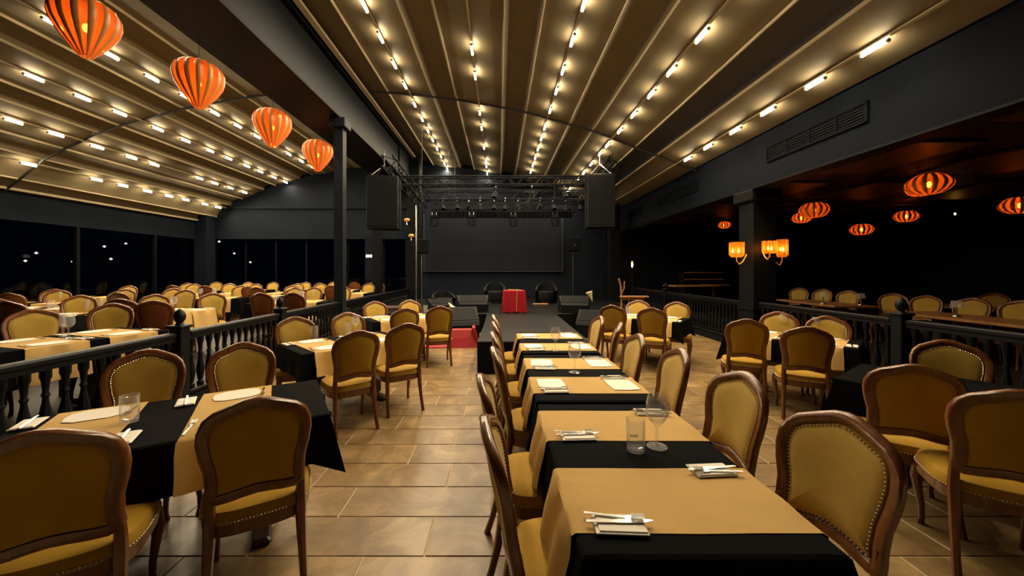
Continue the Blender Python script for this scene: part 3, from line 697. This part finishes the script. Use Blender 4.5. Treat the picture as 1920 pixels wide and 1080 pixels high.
def tub_chair(x, y_, rz, lb):
    t = thing('tub_chair', lb, 'chair', (x, y_, .5), rz, 'tub chairs on the stage')
    ring = []
    for z, k in ((.02, .9), (.10, .98), (.40, 1.0)):
        pass
    n = 26; inn = []; out = []
    def shell(r0, zt):
        a = MB(); rows = []
        for rr, zf in ((r0, 0.04), (r0+.02, .5), (r0, 1), (r0-.07, 1), (r0-.08, .5), (r0-.06, .3)):
            row_ = []
            for k in range(n):
                th = R(-215)+R(250)*k/(n-1); h = .44+.30*(.5-.5*math.cos(2*math.pi*k/(n-1)))**1.0
                row_.append((rr*math.cos(th+R(180))*-1, -rr*math.sin(th+R(0))*-.95, h*zf))
            rows.append(row_)
        return rows
    rows = []
    for rr, zf in ((.36, .05), (.39, .5), (.38, 1), (.31, 1), (.29, .5), (.30, .3)):
        row_ = []
        for k in range(n):
            th = R(-30)+R(240)*k/(n-1); h = .42+.32*(.5-.5*math.cos(2*math.pi*k/(n-1)))
            row_.append((rr*math.cos(th), rr*math.sin(th), h*zf))
        rows.append(row_)
    MB().loft(rows, cap=False, closed=False).build('shell', M['speaker'], t, True)
    MB().lathe([(.001, .10), (.30, .10), (.315, .3), (.30, .38), (.2, .41), (.001, .415)], 24).build('seat', M['speaker'], t, True)
    MB().lathe([(.001, 0), (.28, 0), (.28, .10), (.001, .10)], 24).build('base', M['dark'], t, True); return t
tub_chair(-.15, 12.9, 0, 'black tub chair on stage, left of the red box')
tub_chair(1.62, 12.9, -.2, 'black tub chair on stage, right of the red box')
tub_chair(-1.75, 11.8, .3, 'low black tub chair on stage, far left behind monitors').scale = (1, 1, .62)
def wedge(x, y_, z, rz, w_, d, h, lb, grp='stage monitors'):
    t = thing('stage_monitor', lb, 'speaker', (x, y_, z), rz, grp)
    prof = [(-d/2, 0), (d/2, 0), (d/2, h), (d*.28, h*1.02), (-d*.42, h*.62), (-d/2, h*.5)]
    v = [(s*w_/2*(.80+.2*(p[0]+d/2)/d), p[0], p[1]) for s in (-1, 1) for p in prof]; n = 6
    MB().add(v, [tuple(range(n-1, -1, -1)), tuple(range(n, 2*n))]+[(i, (i+1) % n, (i+1) % n+n, i+n) for i in range(n)]).build('cabinet', M['speaker'], t)
    a = Vector((0, -d*.42, h*.62)); b = Vector((0, d*.28, h*1.02)); m_ = (a+b)/2; ang = math.atan2(b.z-a.z, b.y-a.y)
    MB().box((0, 0, 0), (w_*.78, (b-a).length*.86, .02), Matrix.Translation(m_) @ Matrix.Rotation(ang, 4, 'X'), bev=.005).build('grille', M['grille'], t)
    for s in (-1, 1): MB().box((s*(w_/2+.006), .02, h*.5), (.015, .12, .05), bev=.004).build('handle', M['xbar'], t)
    return t
wedge(-.72, 10.2, .5, .12, .92, .62, .42, 'wide black stage monitor wedge left of the runway')
wedge(-.86, 8.8, 0, .3, .8, .7, .72, 'tall black monitor on the floor beside the red ramp')
wedge(2.0, 9.95, .5, -.15, .85, .62, .42, 'black stage monitor wedge right of the runway')
wedge(2.25, 9.1, 0, -.5, .75, .6, .62, 'black floor monitor leaning right of the runway')
wedge(-1.65, 10.5, .5, .35, .7, .5, .3, 'low black monitor at the left stage edge')
# red ramp
rr = thing('red_ramp', 'red moulded step block on the floor left of the runway', 'step', (-.78, 7.95, 0), .1)
MB().loft([[(-.28, -.22, 0), (.32, -.22, 0), (.32, .22, 0), (-.28, .22, 0)], [(-.25, -.16, .2), (.27, -.15, .2), (.27, .16, .2), (-.25, .16, .2)], [(-.22, -.10, .36), (.20, -.09, .36), (.20, .1, .36), (-.22, .1, .36)]]).build('block', M['redplastic'], rr)
MB().box((.34, .0, .16), (.06, .4, .34), Matrix.Rotation(-.28, 4, 'Y')).build('side_flap', M['redplastic'], rr)
MB().box((-.5, .05, .012), (.8, .5, .024)).build('base_mat', M['redplastic'], rr)
def cone_lamp(x, y_, z, ax, lb):
    t = thing('cone_shade', lb, 'lamp', (x, y_, z))
    MB().lathe([(.005, 0), (.02, .05), (.05, .15), (.09, .26)], 14, Matrix.Rotation(ax, 4, 'Y')).build('cone', M['cream'], t, True)
    MB().tube([(0, 0, 0), (-.0, .0, -.1), (.02, .05, -.26)], .01, 6).build('stem', M['xbar'], t)
    MB().lathe([(.001, -.28), (.07, -.28), (.07, -.265), (.001, -.26)], 12).build('foot', M['xbar'], t)
cone_lamp(-1.33, 9.75, .78, 2.5, 'cream cone on a thin stand left of the wide monitor')
cone_lamp(2.46, 9.85, .80, -.35, 'cream cone on a thin stand beside the right stage pillar')
# bare table by the stage
def plain_table(x, y_, z, l, w_, h, m, lb, rz=0, nm='side_table'):
    t = thing(nm, lb, 'table', (x, y_, z), rz)
    MB().box((0, 0, h-.02), (l, w_, .04), bev=.008).build('tabletop', m, t)
    MB().box((0, 0, h/2), (.09, .09, h-.05)).build('pedestal', M['tabledark'], t)
    MB().lathe([(.001, .03), (.24, .03), (.26, 0), (.001, 0)], 16).build('foot', M['tabledark'], t)
plain_table(-2.75, 9.0, 0, .9, .6, .74, M['tabledark'], 'bare brown table between railing and stage')
plain_table(6.4, 12.5, RZF, 1.5, .8, 1.0, M['orangewood'], 'high bare oak table in the dark right of the stage', .1, 'bar_table')
plain_table(7.6, 13.2, RZF, .75, .6, 1.0, M['orangewood'], 'small bare oak table under the dark shelf', 0, 'bar_table')
sh = thing('bar_shelf', 'dark two-tier shelf with pale edges in the right hall', 'shelf', (7.35, 13.6, RZF))
for z in (1.18, 1.42): MB().box((0, 0, z), (1.4, .4, .035)).build('shelf_board', M['orangewood'], sh)
for s in (-1, -.2, 1): MB().box((s*.68, 0, .72), (.04, .36, 1.44)).build('upright', M['dark'], sh)
MB().box((0, .1, .5), (1.35, .2, 1.0)).build('cabinet', M['dark'], sh)
# easel
ea = thing('easel', 'rustic wooden easel stand with ledge at the stage right side', 'easel', (3.15, 9.0, 0))
MB().tube([(-.24, 0, 0), (-.2, 0, .9), (-.22, 0, 1.25), (-.27, 0, 1.42)], .022, 6).build('post', M['orangewood'], ea, True)
MB().tube([(-.2, 0, 1.05), (-.14, 0, 1.18), (-.13, 0, 1.35)], .015, 6).build('branch', M['orangewood'], ea, True)
MB().box((.1, 0, .98), (.66, .18, .035), bev=.008).build('ledge', M['orangewood'], ea)
MB().box((.1, .02, .93), (.5, .04, .07)).build('ledge_support', M['orangewood'], ea)
MB().tube([(.38, .1, 0), (.2, .03, .92)], .018, 6).build('leg', M['orangewood'], ea); MB().tube([(0, .4, 0), (0, .04, .92)], .018, 6).build('leg', M['orangewood'], ea)

# ---------------------------------------------------------------- truss rig
def truss(p0, p1, s, lb, hang=None):
    p0 = Vector(p0); p1 = Vector(p1); L = (p1-p0).length; t = thing('lighting_truss', lb, 'truss', tuple(p0), 0, 'black lighting trusses over the stage')
    d = (p1-p0).normalized(); mx = d.to_track_quat('X', 'Z').to_matrix().to_4x4(); h = s/2
    for a in (-h, h):
        for b in (-h, h): MB().tube([(0, a, b), (L, a, b)], .026, 6, mx).build('chord', M['truss'], t, True)
    n = int(L/(s*1.05)); br = MB()
    for k in range(n):
        x0 = L*k/n; x1 = L*(k+1)/n; q = 1 if k % 2 else -1
        for a in (-h, h): br.tube([(x0, a, -q*h), (x1, a, q*h)], .012, 5, mx)
        for b in (-h, h): br.tube([(x0, -q*h, b), (x1, q*h, b)], .012, 5, mx)
    tag(br.build('brace', M['truss'], t, True), kind='stuff')
    if hang:
        for f in hang: 
            q = p0+(p1-p0)*f; MB().tube([q-p0, Vector((q.x, q.y, zc(q.x)))-p0], .006, 4).build('sling', M['xbar'], t)
    return t
truss((-2.9, 11.0, 4.24), (3.35, 11.0, 4.24), .24, 'front stage truss, topmost in the picture', (.1, .9))
truss((-2.6, 13.0, 4.22), (3.05, 13.0, 4.22), .30, 'middle stage truss carrying small spotlights', (.15, .85))
truss((-2.5, 14.2, 4.0), (2.9, 14.2, 4.0), .34, 'rear stage truss above the screen', (.15, .85))
truss((3.28, 10.2, 4.75), (3.28, 14.0, 4.3), .30, 'right side truss running back towards the wall')
truss((-3.1, 10.3, 4.65), (-2.85, 14.0, 4.1), .30, 'left side truss running back beside the beam')
def moving_head(x, y_, z, lb):
    t = thing('stage_light', lb, 'stage light', (x, y_, z), 0, 'moving head lights')
    MB().box((0, 0, .03), (.26, .2, .12), bev=.015).build('base', M['speaker'], t)
    for s in (-1, 1): MB().box((s*.14, 0, -.16), (.035, .09, .30), bev=.01).build('yoke_arm', M['truss'], t)
    MB().lathe([(.001, -.06), (.07, -.08), (.095, -.14), (.095, -.26), (.105, -.33), (.001, -.335)], 16).build('head', M['speaker'], t, True)
    MB().lathe([(.001, -.345), (.085, -.338), (.09, -.325)], 16).build('lens', M['bluegl'], t, True)
    for s in (-1, 1): MB().tube([(s*.08, 0, .08), (s*.08, 0, .2), (s*.04, 0, .24)], .012, 6).build('clamp', M['chrome'], t)
for x, nm in ((-2.44, 'leftmost'), (-1.04, 'second from left'), (.53, 'third from left'), (2.1, 'rightmost')):
    moving_head(x, 14.03, 3.61, 'black moving head light hanging under the truss, ' + nm)
def par(x, y_, z, tilt, rz, lb):
    t = thing('spotlight', lb, 'stage light', (x, y_, z), rz, 'small spotlights on the middle truss')
    mx = Matrix.Rotation(tilt, 4, 'X')
    MB().lathe([(.03, -.02), (.06, .0), (.075, .12), (.085, .17), (.07, .17), (.001, .12)], 12, mx @ Matrix.Rotation(math.pi, 4, 'X')).build('can', M['speaker'], t, True)
    MB().tube([(-.10, 0, -.06), (-.10, 0, .08), (0, 0, .14), (.10, 0, .08), (.10, 0, -.06)], .009, 5).build('yoke', M['truss'], t, True)
    MB().tube([(0, 0, .13), (0, 0, .22), (.03, 0, .25)], .014, 6).build('clamp', M['chrome'], t)
for k in range(12):
    x = -1.9+.42*k+random.uniform(-.05, .05)
    par(x, 12.86, 3.85+random.uniform(0, .03), random.uniform(-.6, .8), random.uniform(-1, 1), 'small black spotlight on the stage truss, %s from the left' % ORD[k])
for k, x in enumerate((-2.3, -.1, .95, 1.9, 2.55)):
    par(x, 10.89, 3.90, random.uniform(-.4, .6), random.uniform(-1, 1), 'small black spotlight under the front truss, %s from the left' % ORD[k])
# pleated valance under the rear truss
rings = [[(-2.6+5.4*i/160, 14.3+.035*math.sin(i*1.6), z) for i in range(161)] for z in (3.98, 3.62)]
cu = MB().loft(rings, cap=False, closed=False).build('valance', M['dark'], None, True); tag(cu, 'short black pleated valance above the screen', 'curtain')
def flown(x, y_, z, w_, d, h, rz, lb, n=1):
    t = thing('hanging_speaker', lb, 'speaker', (x, y_, z), rz, 'large hanging speakers')
    for k in range(n):
        zz = h/2-h*(k+.5)/n
        c = MB().box((0, 0, zz), (w_, d, h/n-.006), bev=.012).build('cabinet', M['speaker'], t)
        MB().box((0, -d/2-.004, zz), (w_*.93, .015, h/n*.9)).build('grille', M['grille'], c)
    for s in (-1, 1):
        MB().box((s*(w_/2+.012), 0, 0), (.02, .08, h)).build('rigging_plate', M['chrome' if False else 'truss'], t)
        for sy in (-1, 1): MB().tube([(s*w_*.4, sy*d*.3, h/2), (0, 0, h/2+.35)], .010, 5).build('sling', M['chrome'], t)
    MB().tube([(0, 0, h/2+.3), (0, 0, h/2+.75)], .012, 5).build('chain', M['chrome'], t)
flown(-3.2, 10.4, 3.47, .82, .6, 1.45, .1, 'tall black speaker hung left of the stage')
flown(2.85, 10.6, 3.55, .74, .6, 1.48, -.08, 'tall black speaker hung right of the stage')
def pa_on_pole(x, y_, z0, z, lb):
    t = thing('pole_speaker', lb, 'speaker', (x, y_, z0), 0, 'small speakers on poles')
    MB().box((0, 0, z-z0), (.50, .38, .52), bev=.02).build('cabinet', M['speaker'], t)
    MB().box((0, -.195, z-z0), (.45, .015, .47)).build('grille', M['grille'], t)
    MB().lathe([(.001, 0), (.018, 0), (.018, .02), (.001, .02)], 10, Matrix.Translation((0, -.205, z-z0-.05)) @ Matrix.Rotation(math.pi/2, 4, 'X')).build('badge', M['chrome'], t)
    MB().tube([(0, .05, 0), (0, .05, z-z0-.26)], .022, 8).build('pole', M['chrome'], t, True)
    MB().lathe([(.001, .02), (.2, .02), (.22, 0), (.001, 0)], 16, Matrix.Translation((0, .05, 0))).build('foot', M['dark'], t)
pa_on_pole(-2.92, 14.0, .5, 2.52, 'small black speaker on a pole left of the screen')
pa_on_pole(2.78, 14.0, .5, 2.60, 'small black speaker on a pole right of the screen')
tag(MB().tube([(-3.02, 13.6, .5), (-3.02, 13.6, 4.0)], .03, 8).build('steel_pole', M['chrome'], None, True), 'thin shiny steel pole left of the screen', 'pole')
cs = thing('column_speaker', 'slim grey column speaker on the far wall with two lamps', 'speaker', (-5.45, 15.75, 1.2))
MB().box((0, 0, .95), (.32, .24, 1.9), bev=.03).build('cabinet', M['fascia'], cs)
for s in (-1, 1): MB().box((s*.07, -.13, 1.02), (.11, .03, .11), bev=.01).build('lamp', mat('lit_square_%d' % s, (1, .9, .7), .5, emit=(1, .8, .5), estr=2.0), cs)
MB().tube([(.2, -.1, 1.0), (.3, -.1, .1), (.0, -.1, -.1), (-.02, 0, -.3)], .012, 5).build('cable', M['xbar'], cs, True)
def tiny_sconce(x, y_, z, lb):
    t = thing('wall_lamp', lb, 'lamp', (x, y_, z), 0, 'small brass wall lamps left of the stage')
    MB().lathe([(.01, -.02), (.10, .0), (.12, .06), (.08, .11), (.001, .12)], 12).build('shade', M['gold'], t, True)
    MB().tube([(0, 0, -.02), (0, 0, -.14)], .02, 6).build('stem', M['chrome'], t); MB().box((0, .06, 0), (.03, .12, .03)).build('bracket', M['gold'], t)
tiny_sconce(-3.45, 14.66, 2.93, 'brass wall lamp on the dark pillar left of the screen')
tiny_sconce(-3.62, 14.66, 3.55, 'brass wall lamp higher up beside the hanging speaker')

# ---------------------------------------------------------------- left hall
LH = [  # x, y, kind (0 cream front, 1 brown back), facing
 (-5.24, 4.20, 0, -32), (-5.12, 4.95, 0, -62), (-5.05, 5.45, 1, 118), (-5.85, 5.75, 1, 112), (-9.6, 7.3, 1, 110), (-7.4, 6.6, 0, -55), (-7.0, 5.3, 1, 100), (-9.3, 6.4, 1, 95),
 (-6.35, 6.9, 0, -62), (-5.6, 7.3, 0, -58), (-4.7, 7.35, 1, 96), (-3.97+-.12, 7.4, 1, 88), (-6.45, 9.9, 1, 95),
 (-8.9, 8.9, 0, -70), (-8.1, 9.3, 0, -65), (-9.9, 8.4, 0, -60), (-10.6, 8.9, 0, -60), (-10.9, 11.0, 0, -70), (-7.2, 8.6, 0, -80),
 (-7.0, 10.4, 1, 90), (-6.2, 11.2, 0, -80), (-7.6, 11.0, 0, -80), (-4.9, 9.9, 0, -85), (-4.3, 10.3, 0, -85), (-5.3, 9.7, 0, -85),
 (-8.2, 12.6, 0, -80), (-9.3, 12.9, 0, -75), (-10.2, 12.5, 0, -70), (-7.0, 13.0, 0, -85), (-6.1, 12.8, 0, -85), (-5.3, 12.5, 0, -85), (-4.5, 12.9, 0, -90),
 (-8.7, 14.4, 0, -85), (-9.8, 14.6, 0, -85), (-7.5, 14.5, 0, -90), (-6.5, 14.7, 0, -90), (-5.6, 14.4, 1, 90), (-4.9, 14.7, 0, -90), (-11.1, 13.3, 0, -70), (-11.2, 14.8, 0, -75),
 (-10.5, 7.0, 1, 100), (-8.6, 10.9, 1, 95), (-9.9, 11.3, 1, 95), (-6.6, 13.6+.1, 1, 92), (-5.0, 11.1, 1, 90), (-4.5, 13.9, 1, 90), (-7.9, 7.7, 1, 95), (-8.0, 5.9, 0, -50)]
bands = {}
for x, y_, v, a in LH: bands.setdefault('nearest' if y_ < 6.2 else ('second' if y_ < 8.2 else ('third' if y_ < 10.6 else ('fourth' if y_ < 13.2 else 'farthest'))), []).append((x/y_, x, y_, v, a))
for b, lst in bands.items():
    lst.sort()
    for k, (_, x, y_, v, a) in enumerate(lst):
        chair(x, y_, a, '%s chair in the left hall, %s depth band, %s from left' % ('brown leather-backed' if v else 'pale gold-fronted', b, ORD[k]), 'chairs in the left hall', LZ, v)
LT = [(-4.62, 3.55, 75, 2.1, .78, 'hall table behind the railing', (-.62, .12, .72)), (-7.25, 5.7, 25, 1.3, .8, 'table behind near pale hall chairs', (-.35, .35)),
      (-5.75, 6.35, 80, 1.3, .75, 'hall table at second newel', (-.0, .42)), (-4.75, 8.55, 12, 1.6, .8, 'left hall, beside the steel post', (-.4, .4)), (-7.5, 9.6, 20, 1.6, .8, 'left hall, mid depth', (-.4, .4)),
      (-10.2, 8.2, 20, 1.6, .8, 'left hall, mid depth by the windows', (-.4, .4)), (-8.6, 7.05, 20, 1.4, .8, 'hall table, second depth', (-.35, .35)), (-6.0, 10.5, 10, 1.5, .8, 'left hall, behind the middle', (-.35, .35)),
      (-8.9, 11.8, 12, 1.6, .8, 'left hall, far depth left', (-.4, .4)), (-6.7, 12.1, 8, 1.6, .8, 'left hall, far depth middle', (-.4, .4)), (-4.8, 11.9, 5, 1.4, .8, 'left hall, far depth right', (-.35, .35)),
      (-9.3, 13.75, 5, 1.6, .8, 'left hall, last line left', (-.4, .4)), (-7.1, 13.85, 5, 1.5, .8, 'left hall, last line middle', (-.35, .35)), (-5.15, 13.8, 5, 1.4, .8, 'left hall, last line right', (-.35, .35)), (-11.0, 10.1, 20, 1.5, .8, 'left hall, against the windows', (-.35, .35)), (-8.4, 5.0, 25, 1.5, .8, 'left hall, cut by left edge', (-.35, .35))]
for k, (x, y_, a, L, W, who, rn) in enumerate(LT):
    table(x, y_, a, L, W, who, rn, z=LZ, drop=.34, cdrop=.45, seed=30+k, rw=.44, settings=(y_ < 7.5))
for k, (x, y_, kd, who) in enumerate([(-4.62, 3.95, 'f', 'beside the pair on the near left hall table'), (-4.48, 3.88, 'w', 'in the pair on the near left hall table'), (-6.45, 5.85, 'f', 'tall one in front of the brown chair'), (-6.35, 5.95, 'f', 'tall one just behind'), (-6.9, 5.75, 'w', 'at the left on the second hall table'),
      (-4.5, 8.5, 'w', 'on the table by the post'), (-4.7, 8.7, 't', 'low one by the post'), (-5.0, 8.45, 'w', 'left on the table by the post'), (-4.35, 8.75, 'f', 'right on the table by the post'), (-5.15, 8.6, 't', 'left end by the post'), (-7.6, 9.5, 'w', 'mid hall left'), (-7.4, 9.7, 'w', 'mid hall centre'), (-7.3, 9.5, 't', 'mid hall low'), (-9.4, 8.0, 'f', 'by the windows'), (-5.8, 6.3, 't', 'under the second newel'), (-5.75, 6.6, 'w', 'stemmed under the second newel')]):
    glass(kd, x, y_, LZ+.752, 'clear glass in the left hall, ' + who)

# ---------------------------------------------------------------- right hall
for k, (x, y_, a, L, who) in enumerate([(7.55, 8.75, 85, 1.9, 'behind the pillar'), (7.45, 5.7, 88, 2.2, 'behind the right balustrade'), (9.7, 7.9, 85, 2.0, 'deep in the dark hall')]):
    t = thing('wooden_table', 'long bare oak table in the dark right hall, ' + who, 'table', (x, y_, RZF), R(a), 'bare oak tables')
    MB().box((0, 0, .725), (L, .85, .045), bev=.01).build('tabletop', M['orangewood'], t)
    for s in (-1, 1):
        MB().box((s*L*.3, 0, .36), (.1, .1, .68)).build('pedestal', M['tabledark'], t); MB().box((s*L*.3, 0, .02), (.1, .6, .04)).build('foot', M['tabledark'], t)
for k, (x, y_, a, who) in enumerate([(8.2, 7.75, -150, 'left of the table lamp'), (8.15, 7.1, -160, 'second behind the right balustrade'), (8.2, 6.45, -165, 'third behind the right balustrade'), (8.2, 5.85, -170, 'fourth, at the picture edge'), (8.3, 10.3, -150, 'beside the pillar'), (8.35, 9.6, -160, 'just right of the pillar'), (8.3, 8.85, -160, 'between the two table lamps'), (10.5, 7.9, -160, 'deep behind')]):
    chair(x, y_, a, 'dim gold chair in the dark right hall, ' + who, 'chairs in the right hall', RZF, 0)
def goblet_lamp(x, y_, z, lb):
    t = thing('table_lamp', lb, 'lamp', (x, y_, z), 0, 'glass-shaded table lamps')
    MB().lathe([(.001, 0), (.06, 0), (.055, .012), (.012, .02), (.010, .17), (.001, .17)], 14).build('base', M['chrome'], t, True)
    MB().lathe([(.075, .14), (.06, .25), (.058, .25), (.072, .14)], 16).build('lamp_shade', M['glass'], t, True)
goblet_lamp(7.2, 8.3, RZF+.75, 'small glass table lamp on the oak table behind the pillar')
goblet_lamp(7.35, 6.0, RZF+.75, 'small glass table lamp on the oak table by the balustrade')
goblet_lamp(7.75, 8.0, RZF+.75, 'smaller glass lamp at the end of the rear oak table')
for k, (x, y_, z, lb) in enumerate([(4.6, 14.6, 1.85, 'small flame-shaped lamp in the darkness right of the stage'), (11.6, 9.5, 3.05, 'tiny warm spotlight high in the dark hall')]):
    t = thing('small_lamp', lb, 'lamp', (x if k else 5.2, y_, z)); MB().lathe([(.001, -.12), (.035, -.05), (.03, .05), (.001, .13)] if k == 0 else [(.001, -.05), (.02, 0), (.001, .05)], 10).build('flame_bulb', M['bulb2'], t, True)
    MB().tube([(0, 0, -.12), (0, 0, -1.73 if not k else .33)], .012, 6).build('stem', M['xbar'], t)
struct('floor_outside', MB().box((-60, 45, -3.1), (90, 90, .2)), M['dark'])
# distant town lamps seen through the left windows
TL = [(-60, 60, 6), (-58, 46, 9), (-62, 50, 4), (-55, 52, 5), (-40, 60, 3), (-44, 62, 4.5), (-48, 60, 6), (-50, 64, 2), (-42, 56, 6), (-38, 58, 8), (-60, 42, 3), (-66, 52, 3), (-64, 56, 3), (-46, 58, 3), (-52, 50, 3.2), (-36, 60, 11)]
for k, (x, y_, z) in enumerate(TL):
    o = ob('street_lamp', None, None, (x, y_, -3)); MB().lathe([(.001, z+2.8), (.2, z+3), (.001, z+3.2)], 8).build('lamp_head', M['cityw'], o, True)
    MB().tube([(0, 0, 0), (0, 0, z+2.85)], .06, 5).build('pole', M['xbar'], o)
    tag(o, 'tiny distant town light beyond the left windows, %s in line from the left' % ORD[[q[0] for q in sorted(enumerate(TL), key=lambda e: e[1][0]/e[1][1])].index(k)], 'light', 'distant town lights')
